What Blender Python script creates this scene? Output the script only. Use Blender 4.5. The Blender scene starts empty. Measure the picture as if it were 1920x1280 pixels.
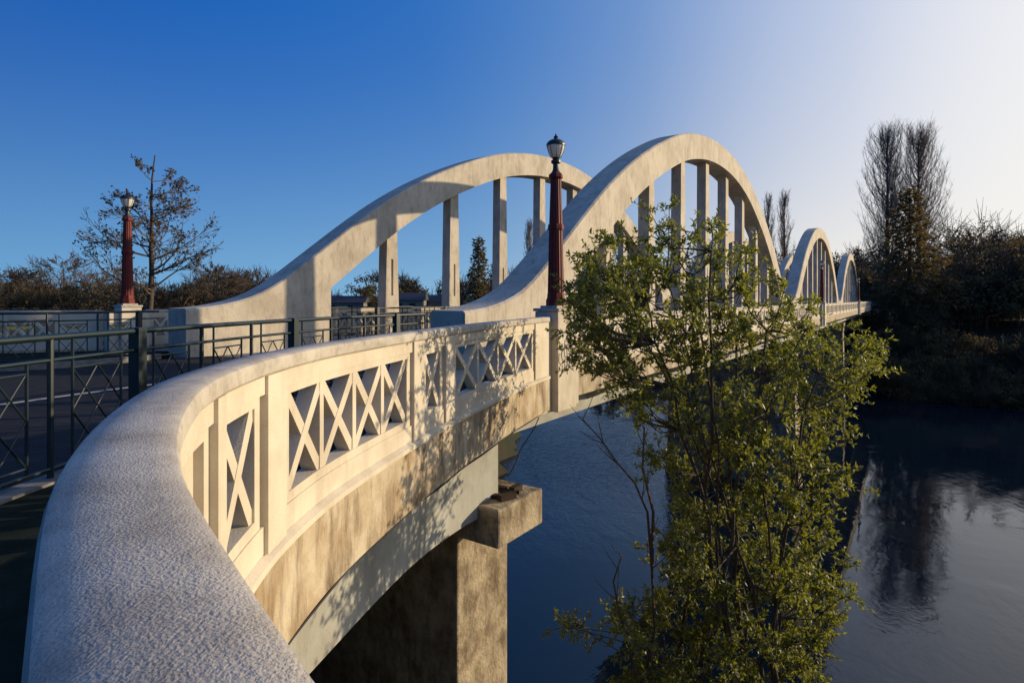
import bpy, math, random
from mathutils import Vector, Matrix
C = bpy.context.scene.collection
R = math.radians
rnd = random.Random(7)
F = 1067.0; HZ = 562.0
def at(px, py, Y): return Vector(((px-960)/F*Y, Y, (HZ-py)/F*Y))

# ---------------------------------------------------------------- materials
def mat(name, col, rough=0.8, col2=None, nscale=3.0, bump=0.0, bscale=40.0, metal=0.0, streak=0.0, streakcol=(0.08,0.05,0.03),
        coarse=0.0, lo=0.4, hi=0.62, spec=0.3, trans=None, stretch=(1,1,0.18), slo=.48, shi=.72):
    m = bpy.data.materials.new(name); m.use_nodes = True
    nt = m.node_tree; N = nt.nodes; L = nt.links
    b = N['Principled BSDF']; b.inputs['Roughness'].default_value = rough; b.inputs['Metallic'].default_value = metal
    b.inputs['Specular IOR Level'].default_value = spec
    b.inputs['Base Color'].default_value = (*col, 1)
    geo = N.new('ShaderNodeNewGeometry')
    last = None
    if col2 is not None:
        n = N.new('ShaderNodeTexNoise'); n.inputs['Scale'].default_value = nscale; n.inputs['Detail'].default_value = 7; n.inputs['Roughness'].default_value = 0.62
        L.new(geo.outputs['Position'], n.inputs['Vector'])
        r = N.new('ShaderNodeValToRGB'); r.color_ramp.elements[0].position = lo; r.color_ramp.elements[1].position = hi
        r.color_ramp.elements[0].color = (*col, 1); r.color_ramp.elements[1].color = (*col2, 1)
        L.new(n.outputs['Fac'], r.inputs['Fac']); last = r.outputs['Color']
    if streak > 0:
        mp = N.new('ShaderNodeMapping'); mp.inputs['Scale'].default_value = stretch
        L.new(geo.outputs['Position'], mp.inputs['Vector'])
        n = N.new('ShaderNodeTexNoise'); n.inputs['Scale'].default_value = 5; n.inputs['Detail'].default_value = 8; n.inputs['Roughness'].default_value = 0.7
        L.new(mp.outputs['Vector'], n.inputs['Vector'])
        r = N.new('ShaderNodeValToRGB'); r.color_ramp.elements[0].position = slo; r.color_ramp.elements[1].position = shi
        r.color_ramp.elements[0].color = (0,0,0,1); r.color_ramp.elements[1].color = (streak,)*3+(1,)
        L.new(n.outputs['Fac'], r.inputs['Fac'])
        mx = N.new('ShaderNodeMixRGB'); mx.inputs['Color2'].default_value = (*streakcol, 1)
        if last: L.new(last, mx.inputs['Color1'])
        else: mx.inputs['Color1'].default_value = (*col, 1)
        L.new(r.outputs['Color'], mx.inputs['Fac']); last = mx.outputs['Color']
    if last: L.new(last, b.inputs['Base Color'])
    if bump > 0:
        n = N.new('ShaderNodeTexNoise'); n.inputs['Scale'].default_value = bscale; n.inputs['Detail'].default_value = 5
        L.new(geo.outputs['Position'], n.inputs['Vector'])
        bp = N.new('ShaderNodeBump'); bp.inputs['Strength'].default_value = 1.0; bp.inputs['Distance'].default_value = bump
        L.new(n.outputs['Fac'], bp.inputs['Height'])
        if coarse > 0:
            n2 = N.new('ShaderNodeTexNoise'); n2.inputs['Scale'].default_value = bscale*0.25; n2.inputs['Detail'].default_value = 3
            L.new(geo.outputs['Position'], n2.inputs['Vector'])
            b2 = N.new('ShaderNodeBump'); b2.inputs['Distance'].default_value = coarse
            L.new(n2.outputs['Fac'], b2.inputs['Height']); L.new(b2.outputs['Normal'], bp.inputs['Normal'])
        L.new(bp.outputs['Normal'], b.inputs['Normal'])
    if trans is not None:
        t = N.new('ShaderNodeBsdfTranslucent'); t.inputs['Color'].default_value = (*trans, 1)
        a = N.new('ShaderNodeAddShader'); out = N['Material Output']
        L.new(b.outputs[0], a.inputs[0]); L.new(t.outputs[0], a.inputs[1]); L.new(a.outputs[0], out.inputs['Surface'])
    return m
M = {}
M['paint'] = mat('cream_painted_concrete', (0.63,0.56,0.44), 0.75, (0.52,0.455,0.35), 2.2, 0.003, 90, streak=0.28, streakcol=(0.24,0.17,0.10))
M['cap'] = mat('roughcast_coping', (0.52,0.475,0.40), 0.85, (0.36,0.32,0.265), 5, 0.0022, 260, coarse=0.0015, lo=0.35, hi=0.7, streak=.4, streakcol=(.2,.16,.12), stretch=(2,2,2))
M['stain'] = mat('stained_fascia_concrete', (0.52,0.445,0.32), 0.85, (0.34,0.25,0.15), 2.5, 0.005, 50, streak=0.9, streakcol=(0.085,0.048,0.024), stretch=(1.1,1.1,0.30), slo=.46, shi=.70)
M['beam'] = mat('grey_beam_concrete', (0.42,0.42,0.38), 0.85, (0.32,0.31,0.27), 1.5, 0.003, 40, streak=0.35, streakcol=(0.15,0.13,0.1))
M['pier'] = mat('weathered_pier_concrete', (0.44,0.365,0.255), 0.9, (0.20,0.15,0.095), 2.6, 0.018, 18, streak=0.8, streakcol=(0.055,0.038,0.025), stretch=(1.2,1.2,.45), lo=.38, hi=.64)
M['arch'] = mat('weathered_arch_concrete', (0.57,0.50,0.39), 0.8, (0.44,0.38,0.29), 0.9, 0.008, 25, streak=0.55, streakcol=(0.18,0.13,0.09), stretch=(1,1,0.35), slo=.48)
M['asphalt'] = mat('asphalt', (0.024,0.026,0.028), 0.95, (0.036,0.036,0.038), 5, 0.004, 150, spec=.1)
M['path'] = mat('dark_footpath', (0.014,0.019,0.012), 0.95, (0.024,0.027,0.018), 6, 0.004, 150, spec=.05)
M['kerb'] = mat('kerb_concrete', (0.22,0.21,0.185), 0.9, (0.14,0.13,0.115), 6, 0.003, 80)
M['line'] = mat('white_line_paint', (0.35,0.35,0.33), 0.8)
M['rail'] = mat('dark_teal_fence_paint', (0.004,0.014,0.017), 0.42, (0.008,0.020,0.024), 8, spec=0.5)
M['leafgold'] = mat('gold_leaf_paint', (0.16,0.15,0.03), 0.6)
M['graf'] = mat('faded_blue_spray', (0.10,0.14,0.22), 0.8)
M['red'] = mat('weathered_red_paint', (0.16,0.012,0.008), 0.6, (0.09,0.013,0.009), 7, 0.003, 60, streak=0.5, streakcol=(0.06,0.03,0.018))
M['black'] = mat('black_cast_iron', (0.02,0.02,0.022), 0.4, spec=0.5)
M['glass'] = mat('frosted_lamp_glass', (0.6,0.59,0.56), 0.25, trans=(0.25,0.24,0.2), spec=0.5)
M['bark'] = mat('grey_brown_bark', (0.09,0.07,0.05), 0.9, (0.05,0.038,0.026), 12, 0.01, 30)
M['twig'] = mat('bare_twig', (0.12,0.085,0.06), 0.9, (0.07,0.05,0.035), 1)
M['poptwig'] = mat('pale_poplar_twig', (0.24,0.18,0.13), 0.9, (0.16,0.12,0.09), 1, trans=(.08,.06,.04))
M['leaf'] = mat('shrub_leaf', (0.030,0.046,0.011), 0.55, (0.065,0.075,0.014), 3.0, trans=(0.130,0.135,0.010), spec=0.35)
M['needle'] = mat('dark_evergreen_foliage', (0.032,0.038,0.018), 0.8, (0.075,0.062,0.03), 0.4, trans=(0.05,0.034,0.010))
M['brush'] = mat('winter_scrub_foliage', (0.05,0.045,0.026), 0.9, (0.12,0.08,0.045), 0.12, trans=(0.025,0.018,0.008))
M['ground'] = mat('grassy_bank', (0.020,0.026,0.010), 0.95, (0.035,0.030,0.016), 0.3, 0.1, 1.5)
M['cable'] = mat('black_cable', (0.015,0.013,0.012), 0.6)
M['rust'] = mat('rusty_steel', (0.05,0.028,0.018), 0.85, (0.03,0.02,0.016), 12, 0.004, 60)
M['housewall'] = mat('house_wall', (0.20,0.19,0.17), 0.8); M['roof'] = mat('house_roof', (0.05,0.05,0.055), 0.7)
M['pane'] = mat('dark_pane', (0.02,0.03,0.04), 0.1)
def water_mat():
    m = bpy.data.materials.new('river_water'); m.use_nodes = True; nt=m.node_tree; N=nt.nodes; L=nt.links
    b=N['Principled BSDF']; b.inputs['Base Color'].default_value=(0.003,0.009,0.019,1); b.inputs['Roughness'].default_value=0.015; b.inputs['IOR'].default_value=1.48
    g=N.new('ShaderNodeNewGeometry'); prev=None
    pn=N.new('ShaderNodeTexNoise'); pn.inputs['Scale'].default_value=.05; pn.inputs['Detail'].default_value=4; pn.inputs['Distortion'].default_value=2.5; L.new(g.outputs['Position'],pn.inputs['Vector'])
    pr=N.new('ShaderNodeMapRange'); pr.inputs['From Min'].default_value=.46; pr.inputs['From Max'].default_value=.62; pr.inputs['To Min'].default_value=.10; pr.inputs['To Max'].default_value=.8; L.new(pn.outputs['Fac'],pr.inputs['Value'])
    mp0=N.new('ShaderNodeMapping'); mp0.inputs['Location'].default_value=(-4.5,-50,14); L.new(g.outputs['Position'],mp0.inputs['Vector'])
    ln=N.new('ShaderNodeVectorMath'); ln.operation='LENGTH'; L.new(mp0.outputs[0],ln.inputs[0])
    fo=N.new('ShaderNodeMapRange'); fo.inputs['From Min'].default_value=5; fo.inputs['From Max'].default_value=22; fo.inputs['To Min'].default_value=5; fo.inputs['To Max'].default_value=0; L.new(ln.outputs['Value'],fo.inputs['Value'])
    su=N.new('ShaderNodeMath'); su.operation='ADD'; L.new(pr.outputs[0],su.inputs[0]); L.new(fo.outputs[0],su.inputs[1])
    for sc, d, st in ((0.10,0.022,(1,1,1)),(0.55,0.018,(1,0.5,1)),(2.0,0.010,(1,.7,1)),(6,0.003,(1,1,1))):
        mp=N.new('ShaderNodeMapping'); mp.inputs['Scale'].default_value=st; L.new(g.outputs['Position'],mp.inputs['Vector'])
        n=N.new('ShaderNodeTexNoise'); n.inputs['Scale'].default_value=sc; n.inputs['Detail'].default_value=4; n.inputs['Distortion'].default_value=1.4
        L.new(mp.outputs['Vector'],n.inputs['Vector']); bp=N.new('ShaderNodeBump'); bp.inputs['Distance'].default_value=d
        if sc>.2:
            mu=N.new('ShaderNodeMath'); mu.operation='MULTIPLY'; L.new(n.outputs['Fac'],mu.inputs[0]); L.new(su.outputs[0],mu.inputs[1]); L.new(mu.outputs[0],bp.inputs['Height'])
        else: L.new(n.outputs['Fac'],bp.inputs['Height'])
        if prev: L.new(prev.outputs['Normal'],bp.inputs['Normal'])
        prev=bp
    L.new(prev.outputs['Normal'],b.inputs['Normal']); return m
M['water'] = water_mat()

# ---------------------------------------------------------------- mesh helpers
class MB:
    def __init__(s): s.v=[]; s.f=[]
    def quadbox(s, p):   # 8 points: bottom 4 ccw, top 4 ccw
        o=len(s.v); s.v += [tuple(q) for q in p]
        for a in ((3,2,1,0),(4,5,6,7),(0,1,5,4),(1,2,6,5),(2,3,7,6),(3,0,4,7)): s.f.append(tuple(o+i for i in a))
    def box(s, x0,x1,y0,y1,z0,z1):
        s.quadbox([(x0,y0,z0),(x1,y0,z0),(x1,y1,z0),(x0,y1,z0),(x0,y0,z1),(x1,y0,z1),(x1,y1,z1),(x0,y1,z1)])
    def tube(s, pts, rad, n=6, cap=True):
        o=len(s.v); k=len(pts)
        pts=[Vector(p) for p in pts]
        prevu=None
        for i,p in enumerate(pts):
            t=(pts[min(i+1,k-1)]-pts[max(i-1,0)])
            if t.length<1e-9: t=Vector((0,0,1))
            t.normalize()
            if prevu is None:
                u=t.cross(Vector((0,0,1)) if abs(t.z)<0.9 else Vector((1,0,0))).normalized()
            else:
                u=(prevu-t*prevu.dot(t)); u = u.normalized() if u.length>1e-6 else t.orthogonal().normalized()
            prevu=u; w=t.cross(u)
            r=rad[i] if isinstance(rad,(list,tuple)) else rad
            for j in range(n):
                a=2*math.pi*j/n; q=p+u*(r*math.cos(a))+w*(r*math.sin(a)); s.v.append((q.x,q.y,q.z))
        for i in range(k-1):
            for j in range(n):
                a=o+i*n+j; b=o+i*n+(j+1)%n; s.f.append((a,b,b+n,a+n))
        if cap: s.f.append(tuple(o+j for j in range(n))[::-1]); s.f.append(tuple(o+(k-1)*n+j for j in range(n)))
    def lathe(s, prof, cx, cy, n=16, flute=0):
        o=len(s.v)
        for (r,z) in prof:
            for j in range(n):
                a=2*math.pi*j/n; rr=r*(1-(flute if j%2 else 0)); s.v.append((cx+rr*math.cos(a),cy+rr*math.sin(a),z))
        for i in range(len(prof)-1):
            for j in range(n):
                a=o+i*n+j; b=o+i*n+(j+1)%n; s.f.append((a,b,b+n,a+n))
        s.f.append(tuple(o+j for j in range(n))[::-1]); s.f.append(tuple(o+(len(prof)-1)*n+j for j in range(n)))
    def rings(s, rings, closed=True, caps=True):
        o=len(s.v); n=len(rings[0])
        for r in rings: s.v += [tuple(p) for p in r]
        for i in range(len(rings)-1):
            for j in range(n if closed else n-1):
                a=o+i*n+j; b=o+i*n+(j+1)%n; s.f.append((a,b,b+n,a+n))
        if caps and closed: s.f.append(tuple(o+j for j in range(n))[::-1]); s.f.append(tuple(o+(len(rings)-1)*n+j for j in range(n)))
    def leaf(s, p, d, nrm, l, w):
        d=d.normalized(); side=d.cross(nrm)
        if side.length<1e-4: side=d.orthogonal()
        side.normalize(); o=len(s.v); m=p+d*(l*0.45)
        for q in (p, m+side*w*0.5, p+d*l, m-side*w*0.5): s.v.append((q.x,q.y,q.z))
        s.f.append((o,o+1,o+2,o+3))
    def build(s, name, m, parent=None, smooth=None):
        me=bpy.data.meshes.new(name); off=Vector((0,0,0))
        p=parent
        while p is not None: off += Vector(p.location); p=p.parent
        me.from_pydata([(a-off.x,b-off.y,c-off.z) for a,b,c in s.v],[],s.f); me.validate(); me.update()
        if smooth is not None:
            for q in me.polygons: q.use_smooth=True
            me.set_sharp_from_angle(angle=R(smooth))
        o=bpy.data.objects.new(name,me); C.objects.link(o); me.materials.append(m)
        if parent: o.parent=parent
        return o
def fixn(o):
    import bmesh
    b=bmesh.new(); b.from_mesh(o.data); bmesh.ops.recalc_face_normals(b,faces=b.faces); b.to_mesh(o.data); b.free(); return o
def tag(o,label,cat,group=None,kind=None):
    if label: o['label']=label
    if cat: o['category']=cat
    if group: o['group']=group
    if kind: o['kind']=kind
    return o
def thing(name,loc,label,cat,group=None):
    o=bpy.data.objects.new(name,None); C.objects.link(o); o.location=loc; o.empty_display_size=0.3; return tag(o,label,cat,group)
def copy_tree(o, loc, label, group=None):
    r=o.copy(); C.objects.link(r); r.location=loc; r['label']=label
    if group: r['group']=group
    for ch in o.children:
        c=ch.copy(); C.objects.link(c); c.parent=r
        for g in ch.children:
            d=g.copy(); C.objects.link(d); d.parent=c
    return r
class Path:
    def __init__(s, pts, smooth=True, step=0.06):
        P=[Vector((a,b)) for a,b in pts]
        if smooth:
            Q=[P[0]*2-P[1]]+P+[P[-1]*2-P[-2]]; out=[]
            for i in range(1,len(Q)-2):
                n=max(2,int((Q[i+1]-Q[i]).length/step))
                for k in range(n):
                    t=k/n; a,b,c,d=Q[i-1],Q[i],Q[i+1],Q[i+2]
                    out.append(0.5*((2*b)+(c-a)*t+(2*a-5*b+4*c-d)*t*t+(3*b-a-3*c+d)*t**3))
            out.append(P[-1]); 
            for _ in range(6 if len(P)>3 else 0):
                out=[out[0]]+[(out[i-1]+out[i]*2+out[i+1])/4 for i in range(1,len(out)-1)]+[out[-1]]
            P=out
        s.p=P; s.c=[0]
        for i in range(1,len(P)): s.c.append(s.c[-1]+(P[i]-P[i-1]).length)
        s.L=s.c[-1]
    def seg(s,x):
        import bisect
        x=min(max(x,0),s.L); i=min(max(bisect.bisect(s.c,x)-1,0),len(s.p)-2); return i,(x-s.c[i])/(s.c[i+1]-s.c[i])
    def P(s,x,n,z):
        i,t=s.seg(x); p=s.p[i].lerp(s.p[i+1],t)
        a=s.p[max(i-1,0)]; b=s.p[min(i+2,len(s.p)-1)]; tg=(b-a).normalized()
        return Vector((p.x-tg.y*n, p.y+tg.x*n, z))
    def frompx(s,px):
        for i in range(len(s.p)-1,0,-1):
            a=960+F*s.p[i].x/max(s.p[i].y,.05); b=960+F*s.p[i-1].x/max(s.p[i-1].y,.05)
            if b<=px<=a: return s.c[i-1]+(s.c[i]-s.c[i-1])*(px-b)/(a-b)
        return 0
    def sweep(s, mb, s0, s1, prof, step=0.12):
        n=max(1,int((s1-s0)/step)); 
        mb.rings([[s.P(s0+(s1-s0)*k/n, a, z) for a,z in prof] for k in range(n+1)])
    def bar(s, mb, sa,za,sb,zb,w,n0,n1):
        dx=sb-sa; dz=zb-za; l=math.hypot(dx,dz); ox=-dz/l*w/2; oz=dx/l*w/2
        c=[(sa-ox,za-oz),(sb-ox,zb-oz),(sb+ox,zb+oz),(sa+ox,za+oz)]
        mb.quadbox([s.P(a,n0,z) for a,z in c]+[s.P(a,n1,z) for a,z in c])

# ---------------------------------------------------------------- bridge frame
TH=math.atan(740/F); dx,dy=math.sin(TH),math.cos(TH)
D=Vector((dx,dy,0)); RR=Vector((dy,-dx,0)); O0=Vector((-6.19,0,0))
def B(a,b,z): return O0+D*a+RR*b+Vector((0,0,z))
def bbox(mb,a0,a1,b0,b1,z0,z1):
    mb.quadbox([B(a0,b0,z0),B(a1,b0,z0),B(a1,b1,z0),B(a0,b1,z0),B(a0,b0,z1),B(a1,b0,z1),B(a1,b1,z1),B(a0,b1,z1)])
def pathB(a0,a1,b): 
    p=B(a0,b,0); q=B(a1,b,0); return Path([(p.x,p.y),(q.x,q.y)],False)
PZ=38.33; MIDR=31.27; MIDL=29.7; BR=-2.47; BL=-10.2; BLO=-12.9
LAMP_A=[12.17,50.43,88.8,127.1]

# ---------------------------------------------------------------- parapets
W_=.172
def capprof(n0=0.0,n1=W_):
    return [(n0+.012,-.365),(n0,-.352),(n0-.003,-.300),(n0+.002,-.2885),(n0+.014,-.2815),(n0+.045,-.2785),((n0+n1)/2,-.2775),(n1-.014,-.2815),(n1-.002,-.2885),(n1+.003,-.300),(n1,-.352),(n1-.012,-.365)]
def parapet(root,path,s0,s1,bays,fascia=True,fz=-1.8,flip=False):
    def T(pr): return pr if not flip else [(W_-a,z) for a,z in pr][::-1]
    def nn(a,b): return (a,b) if not flip else (W_-b,W_-a)
    m=MB(); path.sweep(m,s0,s1,capprof()); fixn(m.build('coping',M['cap'],root,36))
    m=MB(); path.sweep(m,s0,s1,T([(.024,-.455),(.024,-.3655),(.158,-.3655),(.158,-.455)])); fixn(m.build('frieze',M['paint'],root))
    m=MB(); path.sweep(m,s0,s1,T([(.030,-1.225),(.030,-1.09),(.160,-1.09),(.160,-1.225)])); fixn(m.build('bottom_rail',M['paint'],root))
    m=MB(); path.sweep(m,s0,s1,T([(-.012,-1.285),(-.012,-1.25),(.035,-1.2265),(.16,-1.2265),(.16,-1.285)])); fixn(m.build('ledge',M['paint'],root))
    if fascia:
        m=MB(); path.sweep(m,s0,s1,T([(.006,fz),(.006,-1.2865),(.155,-1.2865),(.155,fz)])); fixn(m.build('fascia',M['stain'],root))
    prev=s0
    for (a,b,k) in bays+[(s1,s1,0)]:
        if a-prev>.03:
            m=MB(); g=.03 if a-prev>.16 else .005
            n0,n1=nn(.008,.156); path.sweep(m,prev+g,a-g,[(n0,-1.226),(n0,-.366),(n1,-.366),(n1,-1.226)])
            n0,n1=nn(.06,.150); path.sweep(m,prev-.01,a+.01,[(n0,-1.2),(n0,-.4),(n1,-.4),(n1,-1.2)])
            fixn(m.build('pilaster',M['paint'],root))
        if k==-1:
            m=MB(); n0,n1=nn(.040,.150); zt,zb=-.44,-1.10
            path.sweep(m,a,b,[(n0+.035,zb),(n0+.035,zt),(n1,zt),(n1,zb)])
            for q in (a,b-.06): path.sweep(m,q,q+.06,[(n0,zb),(n0,zt),(n0+.034,zt),(n0+.034,zb)])
            path.sweep(m,a+.06,b-.06,[(n0,-.505),(n0,zt),(n0+.034,zt),(n0+.034,-.505)]); path.sweep(m,a+.06,b-.06,[(n0,zb),(n0,-1.035),(n0+.034,-1.035),(n0+.034,zb)])
            fixn(m.build('plain_panel',M['paint'],root))
        if k>0:
            m=MB(); zt,zb=-.44,-1.10; w=(b-a-.11)/k
            n0,n1=nn(.038,.155)
            for q in (a,b-.065): path.sweep(m,q,q+.065,[(n0,zb),(n0,zt),(n1,zt),(n1,zb)])
            path.sweep(m,a+.065,b-.065,[(n0,-.505),(n0,zt),(n1,zt),(n1,-.505)])
            path.sweep(m,a+.065,b-.065,[(n0,zb),(n0,-1.035),(n1,-1.035),(n1,zb)])
            A0=a+.055
            for i in range(k):
                x0=A0+i*w; x1=x0+w
                n0,n1=nn(.048,.150); path.bar(m,x0,-1.05,x1,-.49,.066,n0,n1)
                n0,n1=nn(.051,.147); path.bar(m,x0,-.49,x1,-1.05,.066,n0,n1)
                if i: 
                    n0,n1=nn(.044,.153); path.bar(m,x0,-1.05,x0,-.49,.052,n0,n1)
            fixn(m.build('lattice_panel',M['paint'],root))
        prev=b
RIV=[(1.30,-1.0),(.62,-.44),(.172,.06),(-.137,.416),(-.256,.566),(-.403,.75),(-.586,1.0),(-.828,1.436),(-1.06,2.02),(-1.16,2.64),(-1.17,2.99),(-1.13,3.56),(-1.01,4.2),(-.83,4.98),(-.56,6.0),(-.18,7.2),(.30,8.54),(.62,9.3)]
RP=Path(RIV)
fp=RP.frompx
root=thing('curved_parapet',(-1.0,3,-1.8),'long cream concrete parapet sweeping in a curve from the foreground with cross lattice panels','parapet')
s412=fp(413)
bays=[(s412-2.25,s412,-1),(fp(430),fp(502),1),(fp(545),fp(776),4),(fp(800),fp(836),1),(fp(857),fp(1004),4)]
parapet(root,RP,0.0,RP.L,bays)
m=MB()
for off,zz in ((.012,-1.812),(.03,-1.83)):
    m.tube([RP.P(1.5+k*.15,off+.006*math.sin(k*.9),zz+.006*math.sin(k*.7+off*40)+.008*math.sin(k*.23)) for k in range(int((RP.L-1.6)/.15))],.009,5)
m.build('cable',M['cable'],root,60)
m=MB(); m.tube([at(1010+ -k*4.5+2*math.sin(k*.7),783+k*8.5,8.7) for k in range(14)],.008,4); m.build('loose_cable',M['cable'],root)

# approach span: slab, edge beam, corbel, pier
ap=thing('approach_span',(-.8,8.3,-9),'curved concrete approach span with grey edge beam resting on a square pier beside the river','bridge')
m=MB(); RP.sweep(m,0,RP.L,[(.16,-1.79),(.16,-1.5),(2.2,-1.5),(2.2,-1.79)],.25); fixn(m.build('slab',M['beam'],ap))
BP=Path([(-2.3,1.0),(-2.05,2.3),(-1.82,3.6),(-1.6,4.6),(-1.15,6.3),(-.68,7.4),(-.2,8.14)])
m=MB(); BP.sweep(m,0,BP.L,[(0,-2.98),(0,-1.792),(.4,-1.792),(.4,-2.98)]); fixn(m.build('edge_beam',M['beam'],ap))
m=MB(); BP.sweep(m,0,BP.L,[(2.4,-3.1),(2.4,-1.792),(2.8,-1.792),(2.8,-3.1)]); fixn(m.build('inner_beam',M['pier'],ap))
def ob(mb,o,u,v,lu,lv,z0,z1,o2=None):
    u=Vector((*u,0)); v=Vector((*v,0)); o=Vector((*o,0))
    q=[o,o+u*lu,o+u*lu+v*lv,o+v*lv]; 
    mb.quadbox([p+Vector((0,0,z0)) for p in q]+[p+Vector((0,0,z1)) for p in q])
def bev(o,w=.02):
    b=o.modifiers.new('bevel','BEVEL'); b.width=w; b.segments=2; return o
U=(dx,dy); V=(-dy,dx)
m=MB(); ob(m,(-.18,7.55),U,V,1.12,3.4,-3.32,-2.80); bev(fixn(m.build('corbel',M['pier'],ap)),.03)
m=MB(); rg=random.Random(4)
for j in range(9):
    o_=Vector((-.22,7.85,0))+Vector((*U,0))*rg.uniform(-.05,.55)+Vector((*V,0))*rg.uniform(-.1,.35); an=rg.uniform(0,3); 
    ob(m,(o_.x,o_.y),(math.cos(an),math.sin(an)),(-math.sin(an),math.cos(an)),rg.uniform(.06,.28),rg.uniform(.04,.12),-2.797,-2.797+rg.uniform(.02,.09)+j*.003)
fixn(m.build('rusty_debris',M['rust'],ap))
m=MB(); ob(m,(-.80,8.30),U,V,1.28,4.2,-16,-3.323); bev(fixn(m.build('pier',M['pier'],ap)),.03)
m=MB(); ob(m,(-3.6,4.2),U,V,.6,9,-9,-1.8); ob(m,(-3.8,3.4),(dy,-dx),U,1.6,.5,-9,-1.85)
ab=m.build('abutment_wall',M['pier']); tag(fixn(ab),'dark stained concrete abutment wall in shadow behind the pier','wall')

# pillars with lamps
def pillar(name,a,b,label,big=True,z0=-1.9,k=1.0):
    c=B(a,b,0); r=thing(name,(c.x,c.y,z0),label,'pillar','lamp pillars along the bridge')
    m=MB(); bbox(m,a-.30*k,a+.34*k,b-.20,b+.26,z0,-.20); bbox(m,a-.62*k,a-.303*k,b-.16,b+.14,z0,-.32); bbox(m,a+.343*k,a+.66*k,b-.16,b+.14,z0,-.32)
    bev(m.build('shaft',M['paint'],r),.012)
    m=MB(); bbox(m,a-.33*k,a+.37*k,b-.23,b+.29,-.197,-.145); bev(m.build('cap',M['cap'],r),.015)
    m=MB(); bbox(m,a-.22*k,a+.26*k,b-.14,b+.19,-.143,-.10); m.build('plinth',M['cap'],r)
    return r
P0=pillar('lamp_pillar',12.15,.0,'tall cream pillar with recessed sides and faint blue scribble at the end of the curved parapet')
rg=random.Random(9); m=MB()
for j in range(5):
    a0=11.93+.09*j; z0=-.72-.05*rg.random()
    m.tube([B(a0+.07*math.sin(t*1.3+j),.2615,z0-.07*t+.05*math.sin(t*2.4+j*2)) for t in range(8)],.0065,4)
m.build('graffiti_scribble',M['graf'],P0)
pillar('lamp_pillar',50.43,.0,'cream pillar on the river side parapet between the first and second arches')
pillar('lamp_pillar',88.8,.0,'cream pillar on the river side parapet between the second and third arches')
pillar('lamp_pillar',10.2,-12.15,'cream pillar across the road at the left end of the far arch',k=.75)
def lamp(c,label):
    x,y,z=c; r=thing('street_lamp',c,label,'street lamp','red street lamps on the bridge pillars')
    k=.00937
    def Z(py): return z+(570-py)*k
    m=MB(); m.lathe([(.175,Z(570)),(.175,Z(560)),(.155,Z(556)),(.15,Z(548)),(.145,Z(546))],x,y,8); m.build('base',M['red'],r)
    m=MB(); m.lathe([(.145,Z(545.8)),(.120,Z(425)),(.120,Z(424)),(.092,Z(332)),(.090,Z(330))],x,y,32,.07); m.build('shaft',M['red'],r,25)
    m=MB(); m.lathe([(.13,Z(430)),(.140,Z(427)),(.140,Z(421)),(.13,Z(418))],x,y,8)
    m.build('collar',M['red'],r)
    m=MB(); m.lathe([(.105,Z(334)),(.125,Z(331)),(.125,Z(326)),(.09,Z(322))],x,y,8); m.build('top_ring',M['red'],r)
    m=MB(); m.lathe([(.08,Z(322)),(.055,Z(316)),(.05,Z(306)),(.085,Z(303)),(.085,Z(299)),(.05,Z(297)),(.07,Z(294))],x,y,16); m.build('neck',M['black'],r,40)
    m=MB(); m.lathe([(.07,Z(293.8)),(.11,Z(288)),(.145,Z(276)),(.15,Z(272))],x,y,20); m.build('globe',M['glass'],r,60)
    m=MB()
    for j in range(8):
        a=j*math.pi/4; m.tube([(x+rr*math.cos(a),y+rr*math.sin(a),Z(q)) for rr,q in ((.075,294),(.117,287),(.15,276),(.158,271))],.006,4)
    m.lathe([(.165,Z(271.8)),(.17,Z(269)),(.15,Z(265)),(.10,Z(261)),(.045,Z(259)),(.03,Z(257)),(.045,Z(255)),(.02,Z(252.5)),(.004,Z(248))],x,y,20); m.build('lamp_cap',M['black'],r,50)
    return r
c=B(12.17,.03,-.10); L0=lamp((c.x,c.y,c.z),'weathered red street lamp with glass head beside the green tree, tallest in view')
for a,b,l in ((10.2,-12.12,'red street lamp on the left pillar in front of the bare tree'),(50.43,.03,'dark red street lamp standing before the second arch'),(88.8,.03,'small far red street lamp right of the third arch')):
    c=B(a,b,-.10); copy_tree(L0,(c.x,c.y,c.z),l)

def straight(name,a0,a1,b,label,flip,npx=4):
    p=pathB(a0,a1,b); c=B(a0,b,-1.8); r=thing(name,c,label,'parapet','straight lattice parapets on the bridge')
    L=a1-a0; n=max(1,round(L/3.3)); u=L/n; bays=[]
    for i in range(n):
        s=i*u; bays.append((s+.14,s+.14+.5*u/3.3,1)); bays.append((s+.14+.5*u/3.3+.2,s+u-.08,4))
    parapet(r,p,0,L,bays,True,-1.8,flip)
names=['first','second','third','last']
for i in range(4):
    a0=LAMP_A[i]+.68; a1=(LAMP_A[i+1] if i<3 else 150)-.62
    straight('bridge_parapet',a0,a1,0,'straight cream lattice parapet on the river side beneath the %s arch'%names[i] if i<3 else 'straight cream lattice parapet at the far end of the bridge',False)
straight('bridge_parapet',10.9,50.3,BLO+.2,'pale lattice parapet across the road behind the largest arches',True)
straight('bridge_parapet',50.4,100,BLO+.2,'far side lattice parapet glimpsed behind the second arch',True)
LPp=Path([(-24,15.5),(-18,14.2),(-15,14.0),(-12.6,14.4),(-10.9,15.1)])
r=thing('curved_parapet',(-15,14,-1.8),'shaded curved parapet on the far left across the road','parapet')
b_=[]; s=.3
while s+3.2<LPp.L: b_ += [(s,s+.5,1),(s+.7,s+2.9,4)]; s+=3.1
parapet(r,LPp,0,LPp.L,b_,True,-1.8,True)

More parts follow.
